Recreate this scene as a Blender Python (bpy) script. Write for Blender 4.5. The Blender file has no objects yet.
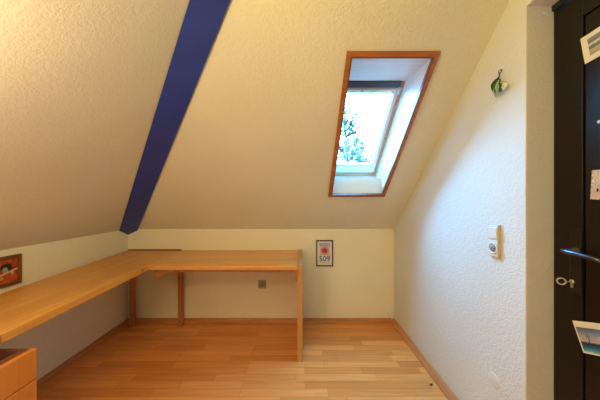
import bpy, bmesh, math, random
from mathutils import Vector, Matrix
random.seed(7)
C = bpy.context.scene.collection
R = math.radians

# ------------------------------------------------------------------ materials
def new_mat(name):
    m = bpy.data.materials.new(name); m.use_nodes = True
    nt = m.node_tree
    return m, nt, nt.nodes['Principled BSDF']

def setc(b, col, rough=.5, metal=0., spec=.5):
    b.inputs['Base Color'].default_value = (*col, 1)
    b.inputs['Roughness'].default_value = rough
    b.inputs['Metallic'].default_value = metal
    b.inputs['Specular IOR Level'].default_value = spec

def plain(name, col, rough=.5, metal=0., spec=.5, var=.06, scale=30):
    m, nt, b = new_mat(name); setc(b, col, rough, metal, spec)
    tc = nt.nodes.new('ShaderNodeTexCoord'); n = nt.nodes.new('ShaderNodeTexNoise')
    n.inputs['Scale'].default_value = scale
    nt.links.new(tc.outputs['Object'], n.inputs['Vector'])
    r = nt.nodes.new('ShaderNodeValToRGB')
    r.color_ramp.elements[0].position = .3; r.color_ramp.elements[1].position = .7
    r.color_ramp.elements[0].color = (*[c*(1-var) for c in col], 1)
    r.color_ramp.elements[1].color = (*[min(1, c*(1+var)) for c in col], 1)
    nt.links.new(n.outputs['Fac'], r.inputs['Fac'])
    nt.links.new(r.outputs['Color'], b.inputs['Base Color'])
    return m

def plaster(name, col, scale=70, strength=.5, dist=.004):
    m, nt, b = new_mat(name); setc(b, col, .85, 0, .25)
    g = nt.nodes.new('ShaderNodeNewGeometry')
    n = nt.nodes.new('ShaderNodeTexNoise'); n.inputs['Scale'].default_value = scale
    n.inputs['Detail'].default_value = 3; n.inputs['Roughness'].default_value = .55
    nt.links.new(g.outputs['Position'], n.inputs['Vector'])
    v = nt.nodes.new('ShaderNodeTexNoise'); v.inputs['Scale'].default_value = scale*.4
    nt.links.new(g.outputs['Position'], v.inputs['Vector'])
    ad = nt.nodes.new('ShaderNodeMath'); ad.operation = 'ADD'
    nt.links.new(n.outputs['Fac'], ad.inputs[0]); nt.links.new(v.outputs['Fac'], ad.inputs[1])
    bu = nt.nodes.new('ShaderNodeBump'); bu.inputs['Strength'].default_value = strength
    bu.inputs['Distance'].default_value = dist
    nt.links.new(ad.outputs[0], bu.inputs['Height']); nt.links.new(bu.outputs['Normal'], b.inputs['Normal'])
    # faint blotches of the paint itself
    w = nt.nodes.new('ShaderNodeTexNoise'); w.inputs['Scale'].default_value = 2.2; w.inputs['Detail'].default_value = 4
    nt.links.new(g.outputs['Position'], w.inputs['Vector'])
    r = nt.nodes.new('ShaderNodeValToRGB')
    r.color_ramp.elements[0].position = .35; r.color_ramp.elements[1].position = .65
    r.color_ramp.elements[0].color = (*[c*.96 for c in col], 1); r.color_ramp.elements[1].color = (*col, 1)
    nt.links.new(w.outputs['Fac'], r.inputs['Fac']); nt.links.new(r.outputs['Color'], b.inputs['Base Color'])
    return m

def staves(name, c1, c2, width, row, mortar=(.25, .11, .04), msize=.0012, rough=.38, rot=0, grain=.16, spec=.5, off=.37, bump=False):
    """glued wood staves / strip parquet, staves run along local x (rot turns them)"""
    m, nt, b = new_mat(name); setc(b, c1, rough, 0, spec)
    tc = nt.nodes.new('ShaderNodeTexCoord'); mp = nt.nodes.new('ShaderNodeMapping')
    mp.inputs['Rotation'].default_value[2] = rot
    nt.links.new(tc.outputs['Object'], mp.inputs['Vector'])
    br = nt.nodes.new('ShaderNodeTexBrick'); br.offset = off; br.offset_frequency = 3; br.squash = 1.35; br.squash_frequency = 2
    br.inputs['Color1'].default_value = (*c1, 1); br.inputs['Color2'].default_value = (*c2, 1)
    br.inputs['Mortar'].default_value = (*mortar, 1); br.inputs['Scale'].default_value = 1
    br.inputs['Mortar Size'].default_value = msize; br.inputs['Mortar Smooth'].default_value = .4
    br.inputs['Brick Width'].default_value = width; br.inputs['Row Height'].default_value = row
    nt.links.new(mp.outputs['Vector'], br.inputs['Vector'])
    mp2 = nt.nodes.new('ShaderNodeMapping'); mp2.inputs['Rotation'].default_value[2] = rot
    mp2.inputs['Scale'].default_value = (3, 60, 60)
    nt.links.new(tc.outputs['Object'], mp2.inputs['Vector'])
    if rot:
        # rotate first, then stretch
        nt.links.new(mp.outputs['Vector'], mp2.inputs['Vector']); mp2.inputs['Rotation'].default_value[2] = 0
    n = nt.nodes.new('ShaderNodeTexNoise'); n.inputs['Scale'].default_value = 1; n.inputs['Detail'].default_value = 4
    nt.links.new(mp2.outputs['Vector'], n.inputs['Vector'])
    mr = nt.nodes.new('ShaderNodeMapRange'); mr.inputs['From Min'].default_value = .3; mr.inputs['From Max'].default_value = .7
    mr.inputs['To Min'].default_value = 1-grain; mr.inputs['To Max'].default_value = 1+grain*.5
    nt.links.new(n.outputs['Fac'], mr.inputs['Value'])
    mx = nt.nodes.new('ShaderNodeMix'); mx.data_type = 'RGBA'; mx.blend_type = 'MULTIPLY'; mx.inputs['Factor'].default_value = 1
    nt.links.new(br.outputs['Color'], mx.inputs['A']); nt.links.new(mr.outputs['Result'], mx.inputs['B'])
    nt.links.new(mx.outputs['Result'], b.inputs['Base Color'])
    return m

def wood(name, c1, c2, axis='X', rough=.4, spec=.5, scale=1.):
    m, nt, b = new_mat(name); setc(b, c1, rough, 0, spec)
    tc = nt.nodes.new('ShaderNodeTexCoord'); mp = nt.nodes.new('ShaderNodeMapping')
    s = [45*scale]*3; s['XYZ'.index(axis)] = 3*scale
    mp.inputs['Scale'].default_value = s
    nt.links.new(tc.outputs['Object'], mp.inputs['Vector'])
    n = nt.nodes.new('ShaderNodeTexNoise'); n.inputs['Scale'].default_value = 1; n.inputs['Detail'].default_value = 4
    n.inputs['Distortion'].default_value = .4
    nt.links.new(mp.outputs['Vector'], n.inputs['Vector'])
    r = nt.nodes.new('ShaderNodeValToRGB')
    r.color_ramp.elements[0].position = .3; r.color_ramp.elements[1].position = .7
    r.color_ramp.elements[0].color = (*c2, 1); r.color_ramp.elements[1].color = (*c1, 1)
    nt.links.new(n.outputs['Fac'], r.inputs['Fac']); nt.links.new(r.outputs['Color'], b.inputs['Base Color'])
    return m

def bands(name, stops, rough=.35, axis='Z', noise=0., constant=False):
    """printed picture: colour bands along generated axis with a bit of printed texture"""
    m, nt, b = new_mat(name); setc(b, stops[0][1], rough, 0, .4)
    tc = nt.nodes.new('ShaderNodeTexCoord'); sp = nt.nodes.new('ShaderNodeSeparateXYZ')
    nt.links.new(tc.outputs['Generated'], sp.inputs[0])
    src = sp.outputs[axis]
    if noise:
        n = nt.nodes.new('ShaderNodeTexNoise'); n.inputs['Scale'].default_value = 9; n.inputs['Detail'].default_value = 5
        nt.links.new(tc.outputs['Generated'], n.inputs['Vector'])
        ma = nt.nodes.new('ShaderNodeMath'); ma.operation = 'MULTIPLY_ADD'; ma.inputs[1].default_value = noise
        nt.links.new(n.outputs['Fac'], ma.inputs[0])
        sb = nt.nodes.new('ShaderNodeMath'); sb.operation = 'SUBTRACT'; sb.inputs[1].default_value = noise*.5
        nt.links.new(src, sb.inputs[0]); nt.links.new(sb.outputs[0], ma.inputs[2]); src = ma.outputs[0]
    r = nt.nodes.new('ShaderNodeValToRGB')
    if constant: r.color_ramp.interpolation = 'CONSTANT'
    e = r.color_ramp.elements
    e[0].position, e[0].color = stops[0][0], (*stops[0][1], 1)
    e[1].position, e[1].color = stops[-1][0], (*stops[-1][1], 1)
    for p, c in stops[1:-1]:
        k = e.new(p); k.color = (*c, 1)
    nt.links.new(src, r.inputs['Fac']); nt.links.new(r.outputs['Color'], b.inputs['Base Color'])
    return m

M = {}
M['wall'] = plaster('cream_roughcast', (.95, .89, .68), 130, .7, .004)
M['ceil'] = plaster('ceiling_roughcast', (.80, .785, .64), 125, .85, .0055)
M['wallR'] = plaster('white_roughcast', (.77, .77, .73), 130, .65, .004)
M['floor'] = staves('beech_parquet', (.93, .41, .12), (.74, .26, .06), .43, .069, mortar=(.46, .17, .045), msize=.0011, rough=.30)
M['deskY'] = staves('beech_board_lengthwise', (.80, .40, .085), (.72, .33, .06), .55, .042, mortar=(.42, .20, .07), msize=.0006, rough=.36, rot=math.pi/2, grain=.12)
M['deskX'] = staves('beech_board_crosswise', (.86, .47, .15), (.78, .38, .11), .55, .042, mortar=(.44, .22, .08), msize=.0006, rough=.36, grain=.12)
M['beechZ'] = wood('beech_upright', (.62, .35, .13), (.50, .25, .085), 'Z')
M['beechX'] = wood('beech_rail', (.50, .24, .085), (.40, .17, .055), 'X')
M['legwood'] = wood('brown_leg_wood', (.58, .22, .06), (.44, .15, .04), 'Z')
M['base'] = wood('baseboard_wood', (.66, .29, .10), (.46, .18, .055), 'X')
M['baseY'] = wood('baseboard_wood_long', (.68, .31, .12), (.48, .20, .07), 'Y')
M['drawer'] = wood('drawer_front_wood', (.74, .28, .045), (.60, .20, .03), 'Z', .35, .5, .6)
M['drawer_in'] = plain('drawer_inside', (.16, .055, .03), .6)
M['trim'] = wood('orange_trim_wood', (.50, .17, .045), (.33, .10, .03), 'X', .35)
M['pine'] = wood('pine_frame', (.60, .34, .20), (.42, .22, .12), 'X', .4)
M['sash'] = plain('whitewashed_sash', (.78, .66, .60), .4)
M['lining'] = wood('whitewashed_board', (.80, .76, .72), (.66, .62, .60), 'X', .3, .5, .7)
M['liningY'] = wood('whitewashed_board_side', (.80, .76, .72), (.62, .58, .55), 'Y', .3, .5, .7)
M['darkbar'] = plain('dark_vent_bar', (.04, .04, .055), .4)
M['steel'] = plain('brushed_steel', (.62, .62, .62), .28, 1., var=.05)
M['dsteel'] = plain('dark_satin_steel', (.12, .13, .16), .30, 1., var=.05)
M['blue'] = plain('blue_beam_paint', (.020, .052, .36), .32, 0, .5, .12, 8)
M['door'] = wood('dark_door_lacquer', (.014, .008, .005), (.008, .005, .004), 'Z', .30, .32, .5)
M['black'] = plain('black_frame', (.012, .011, .010), .4)
M['plastic'] = plain('white_plastic', (.78, .77, .72), .35, var=.02)
M['plastic_b'] = plain('greyed_plastic_side', (.52, .50, .46), .45, var=.02)  # white plastic greyed in the colour to offset warm light on the back plate
M['hole'] = plain('socket_well', (.30, .29, .28), .5)
M['greysock'] = plain('grey_socket_plastic', (.40, .36, .33), .4)
M['paper'] = plain('white_card', (.82, .80, .76), .5, var=.02)
M['frame_brown'] = wood('brown_frame', (.22, .07, .02), (.14, .045, .012), 'Z')
M['bark'] = plain('tree_bark', (.05, .035, .025), .9)

def glass_mat():
    m, nt, b = new_mat('window_glass'); nt.nodes.remove(b)
    out = nt.nodes['Material Output']
    t = nt.nodes.new('ShaderNodeBsdfTransparent'); t.inputs['Color'].default_value = (.96, .98, .98, 1)
    g = nt.nodes.new('ShaderNodeBsdfGlossy'); g.inputs['Roughness'].default_value = .02
    fr = nt.nodes.new('ShaderNodeFresnel'); fr.inputs['IOR'].default_value = 1.3
    mx = nt.nodes.new('ShaderNodeMixShader')
    nt.links.new(fr.outputs[0], mx.inputs[0]); nt.links.new(t.outputs[0], mx.inputs[1]); nt.links.new(g.outputs[0], mx.inputs[2])
    nt.links.new(mx.outputs[0], out.inputs['Surface'])
    return m
M['glass'] = glass_mat()

def leaf_mat():
    m, nt, b = new_mat('pale_leaf'); setc(b, (.055, .046, .026), .7)
    out = nt.nodes['Material Output']
    t = nt.nodes.new('ShaderNodeBsdfTranslucent'); t.inputs['Color'].default_value = (.06, .05, .028, 1)
    mx = nt.nodes.new('ShaderNodeMixShader'); mx.inputs[0].default_value = .5
    nt.links.new(b.outputs[0], mx.inputs[1]); nt.links.new(t.outputs[0], mx.inputs[2]); nt.links.new(mx.outputs[0], out.inputs['Surface'])
    return m
M['leaf'] = leaf_mat()

# ------------------------------------------------------------------ mesh helpers
def add_box(bm, lo, hi, mi=0):
    x0, y0, z0 = lo; x1, y1, z1 = hi
    vs = [bm.verts.new(p) for p in ((x0,y0,z0),(x1,y0,z0),(x1,y1,z0),(x0,y1,z0),(x0,y0,z1),(x1,y0,z1),(x1,y1,z1),(x0,y1,z1))]
    for f in ((0,3,2,1),(4,5,6,7),(0,1,5,4),(1,2,6,5),(2,3,7,6),(3,0,4,7)):
        bm.faces.new([vs[i] for i in f]).material_index = mi
    return vs

def add_hull8(bm, pts, mi=0):
    """eight corner points in box order"""
    vs = [bm.verts.new(p) for p in pts]
    for f in ((0,3,2,1),(4,5,6,7),(0,1,5,4),(1,2,6,5),(2,3,7,6),(3,0,4,7)):
        bm.faces.new([vs[i] for i in f]).material_index = mi

def add_prism(bm, poly, vec, mi=0):
    vec = Vector(vec)
    a = [bm.verts.new(p) for p in poly]; b = [bm.verts.new(Vector(p)+vec) for p in poly]
    n = len(poly)
    bm.faces.new(a).material_index = mi; bm.faces.new(b[::-1]).material_index = mi
    for i in range(n):
        bm.faces.new([a[i], b[i], b[(i+1)%n], a[(i+1)%n]]).material_index = mi

def add_tube(bm, pts, rads, seg=12, caps=True, smooth=True, flat=1.):
    pts = [Vector(p) for p in pts]
    if not isinstance(rads, (list, tuple)): rads = [rads]*len(pts)
    rings = []
    up = None
    for i, p in enumerate(pts):
        d = (pts[min(i+1, len(pts)-1)] - pts[max(i-1, 0)]).normalized()
        if up is None:
            up = Vector((0,0,1)) if abs(d.z) < .9 else Vector((1,0,0))
        u = d.cross(up).normalized(); v = u.cross(d).normalized(); up = v
        rings.append([bm.verts.new(p + (u*math.cos(2*math.pi*k/seg)*rads[i] + v*math.sin(2*math.pi*k/seg)*rads[i]*flat)) for k in range(seg)])
    for a, b in zip(rings, rings[1:]):
        for k in range(seg):
            f = bm.faces.new([a[k], a[(k+1)%seg], b[(k+1)%seg], b[k]]); f.smooth = smooth
    if caps:
        bm.faces.new(rings[0][::-1]); bm.faces.new(rings[-1])

def add_lathe(bm, prof, origin, axis, seg=32):
    """prof: (radius, distance along axis)"""
    o = Vector(origin); a = Vector(axis).normalized()
    u = a.orthogonal().normalized(); v = a.cross(u)
    rings = []
    for r, h in prof:
        rings.append([bm.verts.new(o + a*h + (u*math.cos(2*math.pi*k/seg) + v*math.sin(2*math.pi*k/seg))*max(r, 1e-5)) for k in range(seg)])
    for p, q in zip(rings, rings[1:]):
        for k in range(seg):
            f = bm.faces.new([p[k], p[(k+1)%seg], q[(k+1)%seg], q[k]]); f.smooth = True
    bm.faces.new(rings[0][::-1]); bm.faces.new(rings[-1])

def obj(name, bm, mats, parent=None, bevel=0, origin=None, seg=2):
    """link a bmesh (built in world space, or in parent space for a parent at the world origin) as one object"""
    bmesh.ops.recalc_face_normals(bm, faces=bm.faces[:])
    if parent is not None and origin is None:
        origin = parent['_o']
    o3 = Vector(origin) if origin is not None else None
    if o3 is None and parent is None:
        xs = [v.co for v in bm.verts]
        o3 = Vector(((min(c.x for c in xs)+max(c.x for c in xs))/2, (min(c.y for c in xs)+max(c.y for c in xs))/2, min(c.z for c in xs)))
    o3 = Vector(o3)
    bmesh.ops.translate(bm, verts=bm.verts[:], vec=-o3)
    me = bpy.data.meshes.new(name); bm.to_mesh(me); bm.free()
    for m in (mats if isinstance(mats, list) else [mats]): me.materials.append(m)
    o = bpy.data.objects.new(name, me); C.objects.link(o)
    if parent is not None:
        o.parent = parent
        o['_o'] = list(o3)
        base = Vector(parent['_o']); o.location = o3 - base
    else:
        o.location = o3; o['_o'] = list(o3)
    if bevel:
        b = o.modifiers.new('bevel', 'BEVEL'); b.width = bevel; b.segments = seg; b.limit_method = 'ANGLE'
        b.harden_normals = False
    return o

def box_obj(name, lo, hi, mats, parent=None, bevel=0):
    bm = bmesh.new(); add_box(bm, lo, hi); return obj(name, bm, mats, parent, bevel)

def thing(name, loc, label=None, cat=None, group=None, kind=None):
    o = bpy.data.objects.new(name, None); C.objects.link(o); o.location = loc; o['_o'] = list(loc)
    o.empty_display_size = .05
    tag(o, label, cat, group, kind); return o

def tag(o, label=None, cat=None, group=None, kind=None):
    if label: o['label'] = label
    if cat: o['category'] = cat
    if group: o['group'] = group
    if kind: o['kind'] = kind
    return o

def struct(o, label, cat='structure'):
    return tag(o, label, cat, None, 'structure')

# ------------------------------------------------------------------ room dimensions
XL, XR, YB, YF = -1.79, .979, 2.5, -1.6
ZK, ZC = .973, 2.6                      # knee wall height, flat ceiling height
MB_, ML_ = .895, .906                   # slope of the back and the left roof side
TH = .14
def zb(y): return ZK + MB_*(YB-y)
def zl(x): return ZK + ML_*(x-XL)
YT = YB-(ZC-ZK)/MB_                     # where the back slope meets the flat ceiling
XT = XL+(ZC-ZK)/ML_
def hipY(x): return YB-(ML_/MB_)*(x-XL)

# floor
struct(box_obj('floor', (XL-.15, YF-.15, -.12), (XR+.171, YB+.15, 0), M['floor']), 'beech strip parquet floor in warm orange tones', 'floor')
# walls
struct(box_obj('wall_back', (XL-.15, YB, 0), (XR, YB+.15, ZK+.16), M['wall']), 'low cream knee wall behind the desk', 'wall')
struct(box_obj('wall_left', (XL-.15, YF-.15, 0), (XL, YB, ZK+.16), M['wall']), 'low cream knee wall along the left desk', 'wall')
bm = bmesh.new()
D0, D1, DZ = .13, 1.04, 2.113
add_prism(bm, [(XR, y, z) for y, z in ((YB+.15,0),(YB+.15,ZK+.16),(YB,ZK+.16),(YT,ZC+.15),(YF-.15,ZC+.15),(YF-.15,0),(D0,0),(D0,DZ),(D1,DZ),(D1,0))], (.171,0,0))
struct(obj('wall_right', bm, M['wallR'], bevel=.004), 'white roughcast gable wall with the door opening', 'wall')
bm = bmesh.new()
add_prism(bm, [(x, YF-.15, z) for x, z in ((XL-.15,0),(XR,0),(XR,ZC+.15),(XT,ZC+.15),(XL,ZK+.16),(XL-.15,ZK+.16))], (0,.15,0))
struct(obj('wall_front', bm, M['wall']), 'cream wall opposite the skylight', 'wall')
struct(box_obj('ceiling', (XT-.1, YF, ZC), (XR, YT+.02, ZC+.14), M['ceil']), 'flat cream ceiling above the slopes', 'ceiling')

# sloping ceilings
CS, SN = 1/math.hypot(1, MB_), MB_/math.hypot(1, MB_)
def SP(x, s, n):                        # x across, s up the slope, n outwards through the roof
    return Vector((x, YB - CS*s + SN*n, ZK + SN*s + CS*n))
S0, S1, WX0, WX1 = .530, 1.617, .274, .720   # opening in the slope
def yS(s): return YB-CS*s
bm = bmesh.new()
def slabB(poly):
    add_prism(bm, [(x, y, zb(y)) for x, y in poly], (0, 0, TH))
hx = lambda y: XL+(YB-y)*MB_/ML_
slabB([(XL, YB), (WX0, YB), (WX0, YT), (hx(YT), YT)])
slabB([(WX0, YB), (WX1, YB), (WX1, yS(S0)), (WX0, yS(S0))])
slabB([(WX0, yS(S1)), (WX1, yS(S1)), (WX1, YT), (WX0, YT)])
slabB([(WX1, YB), (XR, YB), (XR, YT), (WX1, YT)])
bmesh.ops.remove_doubles(bm, verts=bm.verts[:], dist=1e-5)
struct(obj('ceiling_slope_back', bm, M['ceil']), 'cream roughcast roof slope holding the skylight', 'ceiling')
bm = bmesh.new()
add_prism(bm, [(x, y, zl(x)) for x, y in ((XL, YB), (XT, hipY(XT)), (XT, YF), (XL, YF))], (0, 0, TH))
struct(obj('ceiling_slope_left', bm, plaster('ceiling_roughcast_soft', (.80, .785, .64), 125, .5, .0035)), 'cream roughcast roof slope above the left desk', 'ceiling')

# ------------------------------------------------------------------ skylight
W = thing('window_1', SP(.497, .9, .1)); struct(W, 'skylight with orange wooden trim set in the roof slope', 'window')
TW = .028
bm = bmesh.new()
a0, a1, b0, b1 = WX0-.002, WX1+.002, S0-.002, S1+.002
def ring(bm, x0, x1, s0, s1, wl, wr, wb, wt, n0, n1):
    O = [(x0,s0),(x1,s0),(x1,s1),(x0,s1)]; I = [(x0+wl,s0+wb),(x1-wr,s0+wb),(x1-wr,s1-wt),(x0+wl,s1-wt)]
    vO = [[bm.verts.new(SP(x,s,n)) for x,s in O] for n in (n0,n1)]
    vI = [[bm.verts.new(SP(x,s,n)) for x,s in I] for n in (n0,n1)]
    for i in range(4):
        j = (i+1)%4
        bm.faces.new([vO[0][i], vO[0][j], vI[0][j], vI[0][i]])
        bm.faces.new([vO[1][i], vI[1][i], vI[1][j], vO[1][j]])
        bm.faces.new([vO[0][i], vO[1][i], vO[1][j], vO[0][j]])
        bm.faces.new([vI[0][i], vI[0][j], vI[1][j], vI[1][i]])
ring(bm, a0-TW+.004, a1+TW-.004, b0-TW+.006, b1+TW-.004, TW, TW, TW-.006, TW, -.014, -.0005)
obj('trim', bm, M['trim'], W, .002)
bm = bmesh.new(); ring(bm, a0+.0015, a1-.0015, b0+.0015, b1-.0015, .007, .007, .007, .007, -.018, .006); obj('inner_trim', bm, M['frame_brown'], W, .002)
ND = .25                                # depth of the lining
LB, LT = .515, 1.385                     # lining ends at the window, bottom and top
bm = bmesh.new()
t = .012
def quad_panel(bm, p, off):
    add_hull8(bm, [*p, *[q+off for q in p]])
xs = (WX0+.003, WX1-.003)
bm = bmesh.new(); quad_panel(bm, [SP(xs[0],S0+.003,0), SP(xs[1],S0+.003,0), SP(xs[1],LB,ND), SP(xs[0],LB,ND)], SP(0,-t,0)-SP(0,0,0)); obj('lining_bottom', bm, M['lining'], W)
bm = bmesh.new(); quad_panel(bm, [SP(xs[0],S1-.003,0), SP(xs[1],S1-.003,0), SP(xs[1],LT,ND), SP(xs[0],LT,ND)], Vector((0,.0,t))); obj('lining_top', bm, M['lining'], W)
for x, dx in ((xs[0], -t), (xs[1], t)):
    bm = bmesh.new(); quad_panel(bm, [SP(x,S0+.003,0), SP(x,S1-.003,0), SP(x,LT,ND), SP(x,LB,ND)], Vector((dx,0,0))); obj('lining_side', bm, M['liningY'], W)
bm = bmesh.new(); ring(bm, WX0-.03, WX1+.03, LB-.03, LT+.03, .048, .054, .062, .045, ND, ND+.09); obj('outer_frame', bm, M['pine'], W, .002)
GX0, GX1, GS0, GS1 = .316, .668, .622, 1.296
sx0, sx1, ss0, ss1 = WX0+.0185, WX1-.024, LB+.032, LT-.016
bm = bmesh.new(); ring(bm, sx0, sx1, ss0, ss1, GX0-sx0, sx1-GX1, GS0-ss0, ss1-GS1, ND+.012, ND+.07); sash = obj('sash', bm, M['sash'], W, .004)
bm = bmesh.new(); ring(bm, GX0-.0005, GX1+.0005, GS0-.0005, GS1+.0005, .007, .007, .012, .007, ND+.03, ND+.05); obj('glazing_bead', bm, M['plastic'], W)
bm = bmesh.new(); quad_panel(bm, [SP(GX0-.004,GS0-.004,ND+.042), SP(GX1+.004,GS0-.004,ND+.042), SP(GX1+.004,GS1+.004,ND+.042), SP(GX0-.004,GS1+.004,ND+.042)], SP(0,0,.004)-SP(0,0,0)); obj('glass', bm, M['glass'], W)
bm = bmesh.new(); quad_panel(bm, [SP(WX0+.006,1.343,ND-.006), SP(WX1-.03,1.343,ND-.006), SP(WX1-.03,1.392,ND-.016), SP(WX0+.006,1.392,ND-.016)], SP(0,0,.02)-SP(0,0,0)); obj('ventilation_bar', bm, M['darkbar'], W, .004)
bm = bmesh.new(); quad_panel(bm, [SP(WX0+.022,1.308,ND-.002), SP(WX1-.05,1.308,ND-.002), SP(WX1-.05,1.330,ND-.002), SP(WX0+.022,1.330,ND-.002)], SP(0,0,.012)-SP(0,0,0)); obj('blind_rail', bm, M['plastic'], W, .003)
for x in (.43,): 
    bm = bmesh.new(); quad_panel(bm, [SP(x,1.306,ND-.006), SP(x+.006,1.306,ND-.006), SP(x+.006,1.332,ND-.006), SP(x,1.332,ND-.006)], SP(0,0,.006)-SP(0,0,0)); obj('rail_clip', bm, M['greysock'], W)
bm = bmesh.new(); add_tube(bm, [SP(WX1-.04,1.342,ND-.01), SP(WX1-.012,1.342,ND-.01)], .009, 12)
quad_panel(bm, [SP(WX1-.034,1.296,ND-.004), SP(WX1-.018,1.296,ND-.004), SP(WX1-.018,1.342,ND-.004), SP(WX1-.034,1.342,ND-.004)], SP(0,0,.010)-SP(0,0,0))
obj('hinge', bm, M['steel'], W)

# ------------------------------------------------------------------ blue hip beam
k = ML_/MB_
bm = bmesh.new()
wl, wr, d = .062, .048, .061
def bp(t_, w, dz): return Vector((XL+t_+w, YB-t_*k+w, ZK+ML_*t_+dz))
tE = XT-XL-.02
# cross section at the top, V-shaped foot where it meets both knee walls
E = .0015
sl, sr = -ML_*wl - E*0, -MB_*wr
top = [bp(tE,-wl,-d), bp(tE,wr,-d), bp(tE,wr,-.895*wr-.004), bp(tE,0,-.006), bp(tE,-wl,-.906*wl-.004)]
def foot(w, dz):                        # walk down along the beam until a wall is hit
    if w < 0: return bp(-w+E, w, dz)
    return bp(w/k+E, w, dz)
bot = [foot(-wl,-d), foot(wr,-d), foot(wr,-.895*wr-.004), foot(0,-.006), foot(-wl,-.906*wl-.004)]
tip = foot(0,-d)
tv = [bm.verts.new(p) for p in top]; bv = [bm.verts.new(p) for p in bot]; tipv = bm.verts.new(tip)
bm.faces.new(tv)
bm.faces.new([tv[0], tv[1], bv[1], tipv, bv[0]])
for i in range(1, 5):
    j = (i+1)%5; bm.faces.new([tv[i], tv[j], bv[j], bv[i]])
bm.faces.new([bv[1], bv[2], bv[3], tipv]); bm.faces.new([bv[3], bv[4], bv[0], tipv])
o = obj('beam', bm, M['blue'])
tag(o, 'dark blue painted beam running up the corner where the slopes meet', 'beam', None, 'structure')

# ------------------------------------------------------------------ baseboards
def prof_board(name, p0, p1, inward, mat, label, th=.026, h=.046):
    """stepped profile swept from p0 to p1; inward = direction into the room"""
    p0, p1, n = Vector(p0), Vector(p1), Vector(inward)
    pr = [(0,0),(th,0),(th,.014),(th-.004,.021),(th-.011,.025),(th-.013,.031),(.011,h-.004),(.008,h),(0,h)]
    bm = bmesh.new()
    add_prism(bm, [p0+n*a+Vector((0,0,b)) for a, b in pr], p1-p0)
    return struct(obj(name, bm, mat), label, 'baseboard')
prof_board('baseboard_back', (XL+.022, YB, 0), (XR-.03, YB, 0), (0,-1,0), M['base'], 'brown wooden baseboard along the back knee wall')
prof_board('baseboard_left', (XL, YF, 0), (XL, YB-.001, 0), (1,0,0), M['baseY'], 'brown wooden baseboard along the left knee wall', .020)
prof_board('baseboard_right', (XR, D1+.002, 0), (XR, YB-.001, 0), (-1,0,0), M['baseY'], 'brown wooden baseboard along the white right wall', .034)

# ------------------------------------------------------------------ desk
ZT, TT = .754, .032
DX = -1.172
T = thing('corner_desk', (-1.2, 2.2, 0), 'L-shaped beech corner desk running along both knee walls', 'desk')
bm = bmesh.new()
add_prism(bm, [(x, y, ZT-.038) for x, y in ((XL+.003, YB-.022), (-1.230, YB-.022), (-1.120, .10), (XL+.24, .10), (XL+.125, 1.30))], (0,0,.038))
obj('desktop', bm, M['deskY'], T, .003)
bm = bmesh.new(); add_prism(bm, [(x, y, ZT-TT) for x, y in ((-1.2012, 1.893), (-.022, 1.893), (-.022, YB-.003), (-1.2278, YB-.003))], (0,0,TT)); obj('desktop', bm, M['deskX'], T, .003)
# upright end panel
bm = bmesh.new(); add_box(bm, (-.0215, 1.885, 0), (.020, YB-.028, ZT+.012)); obj('end_panel', bm, M['beechZ'], T, .002)
for x0 in (-1.717, -1.228):
    bm = bmesh.new(); add_box(bm, (x0, 2.41, 0), (x0+.040, 2.455, ZT-.038)); obj('leg', bm, M['legwood'], T, .003)
bm = bmesh.new(); add_box(bm, (-1.06, 1.93, ZT-TT-.028), (-.0225, 1.965, ZT-TT)); obj('rail', bm, M['legwood'], T, .002)
bm = bmesh.new(); add_box(bm, (-.040, 1.905, ZT-TT-.10), (-.0225, 1.930, ZT-TT)); obj('bracket', bm, M['legwood'], T, .002)
# angled end of the corner brace
bm = bmesh.new(); add_prism(bm, [(-1.200, 1.95, ZT-.038), (-1.055, 1.95, ZT-.038), (-1.065, 1.95, ZT-.048), (-1.158, 1.95, ZT-.125)], (0, .05, 0)); obj('corner_brace', bm, M['beechX'], T, .002)
bm = bmesh.new(); add_box(bm, (XL+.012, YB-.021, ZT-.01), (-1.232, YB-.002, ZT+.009)); obj('back_strip', bm, M['frame_brown'], T, .001)  # thin dark strip between the left board and the back wall
# wall cleats that carry the boards
bm = bmesh.new(); add_box(bm, (XL+.001, .2, ZT-.038-.05), (XL+.30, .235, ZT-.038)); obj('wall_bracket', bm, M['legwood'], T, .002)

# ------------------------------------------------------------------ drawer cabinet under the left desk
K = thing('drawer_cabinet', (-1.35, .7, 0), 'orange-brown wooden drawer unit with an open top under the left desk', 'cabinet')
cx0, cx1, cy0, cy1, cz = -1.60, -1.054, .42, .963, .684
bm = bmesh.new()
add_box(bm, (cx0, cy0, .0), (cx1-.022, cy0+.018, cz-.004)); add_box(bm, (cx0, cy1-.018, .0), (cx1-.022, cy1-.001, cz-.004))
add_box(bm, (cx0-.018, cy0, .0), (cx0, cy1-.001, cz-.004)); add_box(bm, (cx0, cy0+.018, .03), (cx1-.022, cy1-.018, .05))
obj('carcass', bm, M['drawer_in'], K, .0015)
zz = [cz, .561, .430, .235, .03]
for i in range(4):
    bm = bmesh.new(); add_box(bm, (cx1-.0215, cy0, zz[i+1]+.0015), (cx1, cy1, zz[i]-.0015)); dr = obj('drawer', bm, M['drawer'], K, .003)
    if i == 0:
        bm = bmesh.new(); add_box(bm, (cx1-.052, cy0+.02, zz[1]+.01), (cx1-.0218, cy1-.02, cz-.002)); obj('drawer_lip', bm, M['drawer_in'], dr, .001)
        bm = bmesh.new(); add_box(bm, (cx0+.03, cy0+.02, zz[1]+.01), (cx1-.053, cy1-.02, zz[1]+.02)); obj('drawer_bottom', bm, M['drawer_in'], dr)

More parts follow.
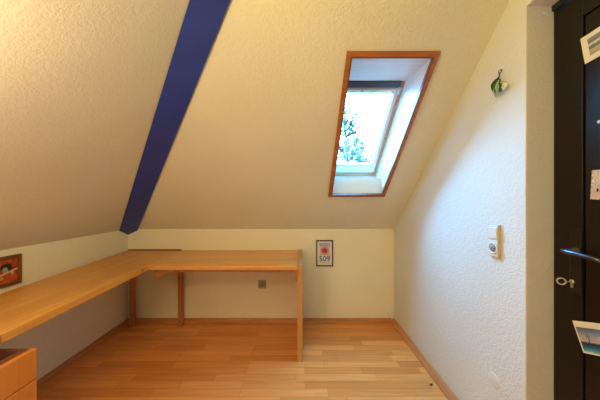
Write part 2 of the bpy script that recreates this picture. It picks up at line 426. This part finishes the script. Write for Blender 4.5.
# ------------------------------------------------------------------ pictures
def framed(name, cx, z0, z1, w, axis, wallpos, fw, dep):
    """picture frame ring; axis 'y' hangs on the back wall, 'x' on the left wall"""
    bm = bmesh.new()
    def P(a, b, c): return (a, wallpos-c, b) if axis == 'y' else (wallpos+c, a, b)
    x0, x1 = cx-w/2, cx+w/2
    O = [(x0,z0),(x1,z0),(x1,z1),(x0,z1)]; I = [(x0+fw,z0+fw),(x1-fw,z0+fw),(x1-fw,z1-fw),(x0+fw,z1-fw)]
    vO = [[bm.verts.new(P(a,b,n)) for a,b in O] for n in (.001,dep)]; vI = [[bm.verts.new(P(a,b,n)) for a,b in I] for n in (.001,dep)]
    for i in range(4):
        j = (i+1)%4
        for q in ([vO[0][i],vO[0][j],vI[0][j],vI[0][i]], [vO[1][i],vI[1][i],vI[1][j],vO[1][j]], [vO[0][i],vO[1][i],vO[1][j],vO[0][j]], [vI[0][i],vI[0][j],vI[1][j],vI[1][i]]): bm.faces.new(q)
    return bm
F = thing('picture_frame', (.2555, YB-.001, .59), 'small black-framed print with a red disc and blue figures on the back wall', 'picture')
pz0, pz1, pcx, pw = .588, .858, .2555, .175
obj('frame', framed('f', pcx, pz0, pz1, pw, 'y', YB, .011, .018), M['black'], F, .0015)
pr = box_obj('print', (pcx-pw/2+.008, YB-.010, pz0+.008), (pcx+pw/2-.008, YB-.004, pz1-.008), M['paper'], F)
mblue = plain('print_blue', (.10, .14, .38), .5); mpale = plain('print_pale_blue', (.42, .48, .60), .5, var=.25, scale=90)
mpink = plain('print_pink', (.72, .34, .30), .5, var=.15, scale=120); mred = plain('print_red', (.48, .07, .05), .5, var=.4, scale=120)
def disc(name, c, r, yy, mat, par, th=.0006):
    bm = bmesh.new(); add_lathe(bm, [(r,0),(r,th)], (c[0], yy, c[1]), (0,-1,0), 28); return obj(name, bm, mat, par)
box_obj('blue_band', (pcx-.055, YB-.0106, pz1-.062), (pcx+.055, YB-.0101, pz1-.030), mpale, pr)
box_obj('pink_field', (pcx-.050, YB-.0108, pz1-.160), (pcx+.050, YB-.0102, pz1-.064), plain('print_light_pink', (.74,.56,.56), .5, var=.2, scale=120), pr)
disc('pink_disc', (pcx, pz1-.108), .044, YB-.0109, mpink, pr); disc('red_disc', (pcx, pz1-.108), .026, YB-.0116, mred, pr)
def text(body, size, loc, rot, mat, parent, name='lettering', ext=.0004):
    cu = bpy.data.curves.new('txt', 'FONT'); cu.body = body; cu.size = size; cu.align_x = 'CENTER'; cu.extrude = ext; cu.offset = size*.015
    to = bpy.data.objects.new('txt', cu); C.objects.link(to)
    dg = bpy.context.evaluated_depsgraph_get(); dg.update()
    me = bpy.data.meshes.new_from_object(to.evaluated_get(dg)); bpy.data.objects.remove(to)
    me.materials.clear(); me.materials.append(mat)
    o = bpy.data.objects.new(name, me); C.objects.link(o); o.parent = parent
    o.location = Vector(loc)-Vector(parent['_o']) if '_o' in parent else Vector(loc)
    o.rotation_euler = rot; return o
text('509', .078, (pcx, YB-.0108, pz0+.052), (R(90),0,0), mblue, pr)
box_obj('caption_line', (pcx-.045, YB-.0106, pz0+.036), (pcx+.045, YB-.0101, pz0+.040), mpink, pr)

# orange picture above the left desk
G = thing('picture_frame', (XL+.001, 1.40, .745), 'brown-framed orange-red picture with a dark shape, low on the left wall', 'picture')
gy0, gy1, gz0, gz1 = 1.245, 1.532, .748, .934
obj('frame', framed('f', (gy0+gy1)/2, gz0, gz1, gy1-gy0, 'x', XL, .022, .016), M['frame_brown'], G, .002)
pr = box_obj('print', (XL+.003, gy0+.018, gz0+.018), (XL+.009, gy1-.018, gz1-.018), plain('print_orange', (.52, .085, .015), .5, var=.35, scale=26), G)
def blob(name, cy, cz, ry, rz, mat, par, x0, th=.004, wob=.18, n=26):
    bm = bmesh.new(); rnd = random.Random(len(name)*7+int(cy*100))
    add_prism(bm, [(x0, cy+ry*math.cos(a)*(1+rnd.uniform(-wob,wob)), cz+rz*math.sin(a)*(1+rnd.uniform(-wob,wob))) for a in [2*math.pi*i/n for i in range(n)]], (th,0,0))
    return obj(name, bm, mat, par)
blob('dark_shape', 1.455, .864, .030, .026, plain('print_dark_green', (.018,.028,.016), .5), pr, XL+.0092)
blob('grey_patch', 1.445, .849, .015, .018, plain('print_grey_green', (.36,.38,.26), .5, var=.4, scale=150), pr, XL+.0134, .002)
bm = bmesh.new(); add_prism(bm, [(XL+.0156, y, z) for y, z in ((1.37,.812),(1.42,.819),(1.46,.831),(1.492,.840),(1.508,.843),(1.508,.852),(1.492,.850),(1.46,.840),(1.42,.829),(1.37,.822))], (.002,0,0))
obj('pale_bar', bm, plain('print_cream', (.74,.50,.30), .5), pr)
blob('pale_spot', 1.485, .826, .008, .010, plain('print_cream_spot', (.70,.42,.22), .5), pr, XL+.0093)
blob('pale_spot', 1.428, .804, .010, .010, plain('print_peach_spot', (.66,.30,.12), .5), pr, XL+.0093)

# ------------------------------------------------------------------ wall socket below the desk
S = thing('wall_socket', (-.392, YB, .35), 'square grey power socket on the back wall under the desk', 'socket')
box_obj('plate', (-.434, YB-.010, .355), (-.352, YB-.0005, .440), M['greysock'], S, .003)
bm = bmesh.new(); add_lathe(bm, [(.027,0),(.027,.003),(.023,.003),(.022,.0012),(0,.0012)], (-.392, YB-.0102, .3975), (0,-1,0)); obj('insert', bm, M['hole'], S)

# ------------------------------------------------------------------ switch + socket combination on right wall
S = thing('switch_socket', (XR, 1.19, 1.0), 'white light switch above a power socket, on the white right wall', 'switch')
sy0, sy1, sz0, sz1, sth = 1.174, 1.226, .994, 1.150, .013
box_obj('back_plate', (XR-.008, sy0-.006, sz0-.004), (XR-.0005, sy1+.006, sz1+.004), M['plastic_b'], S, .002)
box_obj('plate', (XR-sth, sy0, sz0), (XR-.008, sy1, sz1), M['plastic'], S, .004)
cyS = (sy0+sy1)/2
rk = box_obj('rocker', (XR-sth-.005, cyS-.024, 1.083), (XR-sth, cyS+.024, 1.138), M['plastic'], S, .002)
bm = bmesh.new(); add_lathe(bm, [(.0275,0),(.0275,.004),(.024,.0045),(.023,.001),(0,.001)], (XR-sth-.0002, cyS, 1.035), (-1,0,0)); so = obj('socket_insert', bm, M['plastic'], S)
bm = bmesh.new(); add_lathe(bm, [(.0185,0),(.0185,.0012),(0,.0012)], (XR-sth-.0014, cyS, 1.035), (-1,0,0)); obj('well', bm, M['hole'], so)
for dy in (-.0095, .0095):
    bm = bmesh.new(); add_lathe(bm, [(.003,0),(.003,.0012),(0,.0012)], (XR-sth-.0027, cyS+dy, 1.035), (-1,0,0), 12); obj('pin_hole', bm, M['black'], so)

# blank round cover, low on right wall
bm = bmesh.new(); add_lathe(bm, [(.036,0),(.036,.0028),(.034,.0036),(0,.0038)], (XR+.002, 1.21, .366), (-1,0,0), 40)
tag(obj('cover_disc', bm, plaster('painted_cover', (.77,.77,.73), 130, .4, .003)), 'round blank cover painted white, low on the right wall', 'cover plate')
# little cable stub near corner
S = thing('cable_outlet', (XR, 2.33, .10), 'tiny white cable outlet low on the right wall by the corner', 'outlet')
bm = bmesh.new(); add_lathe(bm, [(.013,0),(.012,.006),(.006,.010),(0,.010)], (XR-.0003, 2.33, .118), (-1,0,0), 20); obj('base', bm, M['plastic'], S)
bm = bmesh.new(); add_tube(bm, [(XR-.010,2.33,.115),(XR-.016,2.33,.105),(XR-.017,2.33,.085),(XR-.012,2.328,.048)], .003, 8); obj('cable', bm, M['plastic'], S)
# small brown crumb on the floor
bm = bmesh.new(); bmesh.ops.create_icosphere(bm, subdivisions=2, radius=.009, matrix=Matrix.Translation((.905, 1.655, .004)) @ Matrix.Diagonal((1.3,1,.5,1)))
for v in bm.verts: v.co += Vector([random.uniform(-.001,.001) for _ in range(3)]); v.co.z = max(v.co.z, .0005)
tag(obj('wood_chip', bm, plain('dark_brown_chip', (.14,.04,.015), .7)), 'tiny dark brown wood chip on the floor by the right baseboard', 'wood chip')

# ------------------------------------------------------------------ hanging ornament on the right wall
OX = XR-.012
O = thing('wall_ornament', (XR, 1.18, 1.93), 'green and yellow bunch with a white blossom hanging on the right wall', 'ornament')
def oy(px, X=OX): return X*240/(px-300)
def oz(py, y): return 1.275+(200-py)/240*y
def opt(px, py, dx=0): 
    y = oy(px, OX-dx); return (OX-dx, y, oz(py, y))
mg = plain('glossy_green', (.055, .20, .035), .25, var=.3); mdg = plain('dark_green', (.015, .05, .012), .3, var=.3)
mye = plain('yellow_green', (.55, .50, .10), .3, var=.2); mbl = plain('pale_blue_green', (.34, .50, .46), .3, var=.2)
mbr = plain('dark_brown_stem', (.05, .028, .012), .6)
bm = bmesh.new(); add_tube(bm, [(XR-.001, *opt(500,70)[1:]), (OX-.004, *opt(500,70)[1:])], .0025, 8)
obj('nail', bm, M['steel'], O)
bm = bmesh.new(); c = Vector(opt(500,71.5)); rr = .008
add_tube(bm, [c+Vector((0,-math.sin(a)*rr,math.cos(a)*rr)) for a in [2*math.pi*i/12 for i in range(13)]], .002, 8)
add_tube(bm, [opt(499.5,73), opt(499,77), opt(498,80), opt(498.5,83)], [.0025,.003,.004,.003], 8)
obj('loop', bm, mbr, O)
pods = [([(498,78),(495,81),(492.5,84.5),(492.2,88),(493.5,92)], .0065, mdg, .000), ([(498.5,80),(496,83),(494.5,87),(495.5,93)], .0062, mg, .006),
        ([(499,80),(497.6,84),(497,88),(497.6,93),(498,96)], .0060, mbl, .009), ([(499.5,79),(500,83),(500.5,87),(499.5,92)], .0065, mdg, .004),
        ([(499,81),(502,84),(502.5,88),(500.6,92)], .0055, mg, .008), ([(499,81),(503,81.4),(506,82.5),(508.6,85)], .0030, mye, .004),
        ([(498.6,81),(496.6,84),(495.2,88),(496.2,90)], .0022, mye, .014), ([(499.5,82),(501.8,82.6),(502.6,86),(502,90.5)], .0026, mye, .014),
        ([(494.5,88),(494,91),(495,95),(496.5,97)], .0050, mbl, .003), ([(499.3,88),(499.6,91),(500.4,95)], .0040, mbl, .003)]
for ps, r, m_, dx in pods:
    bm = bmesh.new(); n = len(ps)
    # smooth the path
    P3 = [Vector(opt(a,b,dx)) for a,b in ps]; Q = []
    for i in range(n-1):
        p0, p1, p2, p3 = P3[max(i-1,0)], P3[i], P3[i+1], P3[min(i+2,n-1)]
        for q in range(4):
            u = q/4; Q.append(.5*((2*p1)+(-p0+p2)*u+(2*p0-5*p1+4*p2-p3)*u*u+(-p0+3*p1-3*p2+p3)*u**3))
    Q.append(P3[-1]); m = len(Q)
    add_tube(bm, Q, [.8*r*(.35+.75*math.sin(math.pi*min(1,(i+1.2)/(m+1)))**.8) for i in range(m)], 10); obj('pod' if m_ != mye else 'stalk', bm, m_, O)
bm = bmesh.new(); c = Vector(opt(504.5,86,.012))
for i in range(6):
    a = 2*math.pi*i/6; dvec = Vector((0, math.cos(a), math.sin(a)))
    bmesh.ops.create_icosphere(bm, subdivisions=2, radius=.0085, matrix=Matrix.Translation(c+dvec*.0075) @ Matrix.Diagonal((.5,1,1,1)))
for f in bm.faces: f.smooth = True
bl = obj('blossom', bm, plain('white_petal', (.85,.82,.74), .5, var=.04), O)
bm = bmesh.new(); bmesh.ops.create_icosphere(bm, subdivisions=2, radius=.004, matrix=Matrix.Translation(c+Vector((-.004,0,0)))); obj('blossom_centre', bm, mye, bl)

# ------------------------------------------------------------------ door
XD = 1.096
D = thing('door_1', (XD, .58, 0)); struct(D, 'dark brown panelled door in the recess at the right', 'door')
bm = bmesh.new()
yk, dz0 = .926, 1.985                   # edge and top of the panel
# leaf: back board, stiles and rails as one mesh with recessed panel field
y0, y1, z1 = .155, 1.034, 2.083
add_box(bm, (XD+.016, y0, .006), (XD+.042, y1, z1))
add_box(bm, (XD, yk+.004, .006), (XD+.016, y1, z1)); add_box(bm, (XD, y0, .006), (XD+.016, .26, z1))
add_box(bm, (XD, .26, dz0+.004), (XD+.016, yk+.004, z1)); add_box(bm, (XD, .26, .006), (XD+.016, yk+.004, .16))
leaf = obj('leaf', bm, M['door'], D, .003)
bm = bmesh.new(); add_box(bm, (XD-.001, .268, .168), (XD+.0155, yk-.004, dz0-.004)); obj('panel', bm, M['door'], leaf, .004)
bm = bmesh.new()
add_box(bm, (XD+.002, 1.035, .001), (XD+.05, 1.0395, 2.1115)); add_box(bm, (XD-.004, .132, .001), (XD+.05, .153, 2.1115)); add_box(bm, (XD-.012, .153, 2.086), (XD+.05, 1.035, 2.1115))
obj('door_frame', bm, M['black'], D, .002)
bm = bmesh.new(); add_box(bm, (XD-.007, .930, .905), (XD-.0005, .972, 1.165)); plt = obj('handle_plate', bm, plain('dark_bronze_plate', (.03,.024,.02), .35, .6), D, .003)
hy, hz = .944, 1.074
bm = bmesh.new(); add_lathe(bm, [(.016,0),(.016,.006),(.010,.008),(.010,.050)], (XD-.007, hy, hz), (-1,0,0), 20)
add_tube(bm, [(XD-.050,hy+.010,hz+.001),(XD-.056,hy-.006,hz),(XD-.057,hy-.04,hz-.001),(XD-.056,hy-.09,hz-.006),(XD-.052,hy-.128,hz-.014)], [.0095,.0125,.0115,.0105,.0095], 16, flat=.85)
obj('handle', bm, M['dsteel'], D)
kz = .949
hy = .962
bm = bmesh.new(); add_lathe(bm, [(.0085,0),(.0085,.006),(0,.006)], (XD-.0072, hy-.004, kz), (-1,0,0), 18)
add_box(bm, (XD-.012, hy-.008, kz-.024), (XD-.0072, hy, kz))
obj('lock_cylinder', bm, M['steel'], D)
kx = XD-.0135
KY = thing('key', (kx, hy-.004, kz), 'small silver key with a ring head in the lock of the dark door', 'key')
bm = bmesh.new(); add_tube(bm, [(kx-.0005,hy-.004,kz),(kx-.024,hy-.004,kz)], .0025, 8); obj('shaft', bm, M['steel'], KY)
bm = bmesh.new(); c = Vector((kx-.036,hy-.001,kz+.001)); rr = .0125
dirv = Vector((-.8,.6,0)); add_tube(bm, [c+(dirv*math.cos(a)+Vector((0,0,1))*math.sin(a))*rr for a in [2*math.pi*i/20 for i in range(21)]], .0028, 8); obj('head', bm, M['steel'], KY)

# ------------------------------------------------------------------ prints pinned to door (local x = along the door, local z = up)
def card(name, yl, zt, w, h, ang, label, cat, bend=0., off=.004):
    """yl, zt: world position of top left corner"""
    o = thing(name, (XD-off, yl, zt), label, cat, 'prints pinned to the dark door')
    o['_o'] = [0,0,0]
    o.rotation_euler = (0, R(ang), R(-90))
    return o
def sheet(bm, x0, x1, z0, z1, y, curl, th=.0006, n=10):
    """thin sheet bowed away from the door at its left edge"""
    def cy(x): return -curl*max(0, 1-x/.06)**2
    a = []; b = []
    for i in range(n+1):
        x = x0+(x1-x0)*i/n
        a.append((bm.verts.new((x, y+cy(x), z0)), bm.verts.new((x, y+cy(x), z1)))); b.append((bm.verts.new((x, y+cy(x)-th, z0)), bm.verts.new((x, y+cy(x)-th, z1))))
    for i in range(n):
        bm.faces.new([a[i][0],a[i+1][0],a[i+1][1],a[i][1]]); bm.faces.new([b[i][0],b[i][1],b[i+1][1],b[i+1][0]])
        bm.faces.new([a[i][0],b[i][0],b[i+1][0],a[i+1][0]]); bm.faces.new([a[i][1],a[i+1][1],b[i+1][1],b[i][1]])
    for q in (0, n): bm.faces.new([a[q][0],a[q][1],b[q][1],b[q][0]])
U = card('photo_print', .932, 1.900, .15, .105, -8, 'white-bordered photo of grey sea and sand at the top of the dark door', 'photo', off=.003)
bm = bmesh.new(); sheet(bm, 0, .15, -.107, 0, 0, .004); obj('sheet', bm, M['paper'], U, 0, (0,0,0))
bm = bmesh.new(); sheet(bm, .014, .136, -.086, -.018, -.001, .0024, .0004)
obj('picture', bm, bands('photo_beach', [(0,(.42,.33,.22)),(.30,(.50,.42,.30)),(.36,(.16,.17,.18)),(.52,(.20,.22,.25)),(.58,(.62,.64,.64)),(.66,(.58,.60,.60)),(.72,(.14,.16,.19)),(1,(.28,.31,.36))], noise=.12), U, 0, (0,0,0))
U = card('photo_print', .957, .795, .15, .112, -20, 'photo of a blue sky and sea with a small palm, low on the dark door', 'photo', off=.003)
bm = bmesh.new(); sheet(bm, 0, .15, -.112, 0, 0, .007); obj('sheet', bm, M['paper'], U, 0, (0,0,0))
bm = bmesh.new(); sheet(bm, .004, .146, -.107, -.022, -.001, .0065, .0004)
pic = obj('picture', bm, bands('photo_seaside', [(0,(.55,.66,.72)),(.05,(.10,.42,.60)),(.16,(.03,.16,.30)),(.34,(.008,.03,.08)),(.40,(.05,.08,.16)),(.44,(.52,.42,.44)),(.62,(.38,.42,.55)),(.85,(.16,.24,.42)),(1,(.10,.13,.24))], noise=.16), U, 0, (0,0,0))
bm = bmesh.new()
add_prism(bm, [(.031,-.0030,-.070),(.0335,-.0030,-.070),(.0345,-.0030,-.052),(.033,-.0030,-.052)], (0,-.0004,0))
for a in range(6):
    an = R(a*60+15); add_prism(bm, [(.0338,-.0030,-.051),(.0338+.009*math.cos(an)-.002*math.sin(an),-.0030,-.050+.007*math.sin(an)),(.0338+.009*math.cos(an+.35),-.0030,-.0515+.007*math.sin(an+.35))], (0,-.0004,0))
obj('palm', bm, M['black'], pic, 0, (0,0,0))
U = card('note_card', .893, 1.386, .12, .105, 3, 'speckled pinkish white card with small dark marks in the middle of the dark door', 'card', off=.003)
bm = bmesh.new()
sheet(bm, 0, .12, -.108, 0, 0, .006); obj('sheet', bm, plain('speckled_card', (.58,.55,.55), .6, var=.5, scale=220), U, 0, (0,0,0))
bm = bmesh.new(); sheet(bm, .003, .117, -.104, -.062, -.001, .0055, .0003); obj('lower_field', bm, plain('pinkish_field', (.62,.50,.50), .6, var=.08), U, 0, (0,0,0))
bm = bmesh.new()
for x in (.016, .026):
    add_prism(bm, [(x,-.0045,-.080),(x+.006,-.0045,-.080),(x+.006,-.0045,-.070),(x+.003,-.0045,-.067),(x,-.0045,-.070)], (0,-.0004,0))
obj('marks', bm, M['black'], U, 0, (0,0,0))
# bright pin on the door panel
bm = bmesh.new(); add_lathe(bm, [(.004,0),(.006,.004),(.006,.007),(0,.009)], (XD-.001, .874, 1.560), (-1,0,0), 16)
tag(obj('pin', bm, M['plastic']), 'tiny white pin stuck in the dark door panel above the card', 'pin')

# ------------------------------------------------------------------ tree outside
TR = thing('garden_tree', (2.05, 9.4, -3), 'pale green garden tree seen through the skylight glass', 'tree')
bm = bmesh.new()
add_tube(bm, [(2.05,9.4,-3),(2.0,9.4,0),(1.9,9.4,2.2),(1.75,9.4,4.3)], [.22,.17,.09,.02], 12)
leafc = []
for i in range(46):
    h = random.uniform(.2, 4.3); a = random.uniform(0, 2*math.pi); L = (2.0-.33*max(0,h-1))*random.uniform(.6,1)
    s = Vector((2.02-.06*h, 9.4, h)); dvec = Vector((math.cos(a), math.sin(a), .55)).normalized()
    mid = s+dvec*L*.5+Vector((0,0,-.03)); e = s+dvec*L+Vector((0,0,.10))
    add_tube(bm, [s, mid, e], [.035,.02,.008], 6)
    for q in range(int(60*L)):
        u = random.uniform(.25,1.05); leafc.append(s+(e-s)*u+Vector([random.gauss(0,.14) for _ in range(3)]))
obj('trunk', bm, M['bark'], TR)
bm = bmesh.new()
for c in leafc:
    for _ in range(3):
        p = c+Vector([random.gauss(0,.06) for _ in range(3)]); sz = random.uniform(.045,.085)
        a = Vector([random.gauss(0,1) for _ in range(3)]).normalized(); b = a.orthogonal().normalized()
        bm.faces.new([bm.verts.new(q) for q in (p-a*sz, p-b*sz*.45, p+a*sz, p+b*sz*.45)])
me_o = bpy.data.meshes.new('foliage'); bmesh.ops.translate(bm, verts=bm.verts[:], vec=-Vector(TR['_o'])); bm.to_mesh(me_o); bm.free(); me_o.materials.append(M['leaf'])
fo = bpy.data.objects.new('foliage', me_o); C.objects.link(fo); fo.parent = TR
struct(box_obj('lawn', (-25, -15, -3.1), (25, 40, -3), plain('lawn_green', (.08,.13,.05), .9, var=.3, scale=2)), 'lawn far below the skylight', 'lawn')

# ------------------------------------------------------------------ light
w = bpy.data.worlds.new('sky'); bpy.context.scene.world = w; w.use_nodes = True
bg = w.node_tree.nodes['Background']; bg.inputs['Color'].default_value = (.14, .52, 1, 1); bg.inputs['Strength'].default_value = 63
# daylight portal in the skylight opening (guides sampling only)
la = bpy.data.lights.new('skylight_portal', 'AREA'); la.shape = 'RECTANGLE'; la.size = .50; la.size_y = .92; la.cycles.is_portal = True
lo = bpy.data.objects.new('skylight_portal', la); C.objects.link(lo); lo.location = SP(.497, .935, ND+.10)
nrm = -(SP(0,0,1)-SP(0,0,0)); lo.rotation_euler = nrm.to_track_quat('-Z','Y').to_euler()
# warm ceiling lamp, then two added fill lights
def lamp(name, loc, e, col, r):
    l = bpy.data.lights.new(name, 'POINT'); l.energy = e; l.color = col; l.shadow_soft_size = r
    o = bpy.data.objects.new(name, l); C.objects.link(o); o.location = loc; return o
lamp('warm_ceiling_lamp', (-.25, .30, 2.2), 13, (1, .88, .26), .16)
lamp('warm_left_fill', (-.8, .30, 1.6), 21, (.94, .69, .42), .16)  # added fill light left of the camera, no fixture there
lamp('warm_rear_fill', (-1.3, -1.1, 1.1), 13, (1, .76, .56), .2)  # added unseen fill light from behind, brightens the low walls

# ------------------------------------------------------------------ camera
cam = bpy.data.cameras.new('camera'); co = bpy.data.objects.new('camera', cam); C.objects.link(co)
co.location = (0, 0, 1.275); co.rotation_euler = (R(90), 0, 0)
cam.sensor_width = 36; cam.lens = 14.4; cam.clip_start = .02; cam.clip_end = 200
sc = bpy.context.scene; sc.camera = co
sc.view_settings.view_transform = 'Standard'; sc.view_settings.look = 'None'; sc.view_settings.gamma = 1
sc.view_settings.use_curve_mapping = False; sc.view_settings.exposure = 0
for o in bpy.data.objects:
    if '_o' in o: del o['_o']
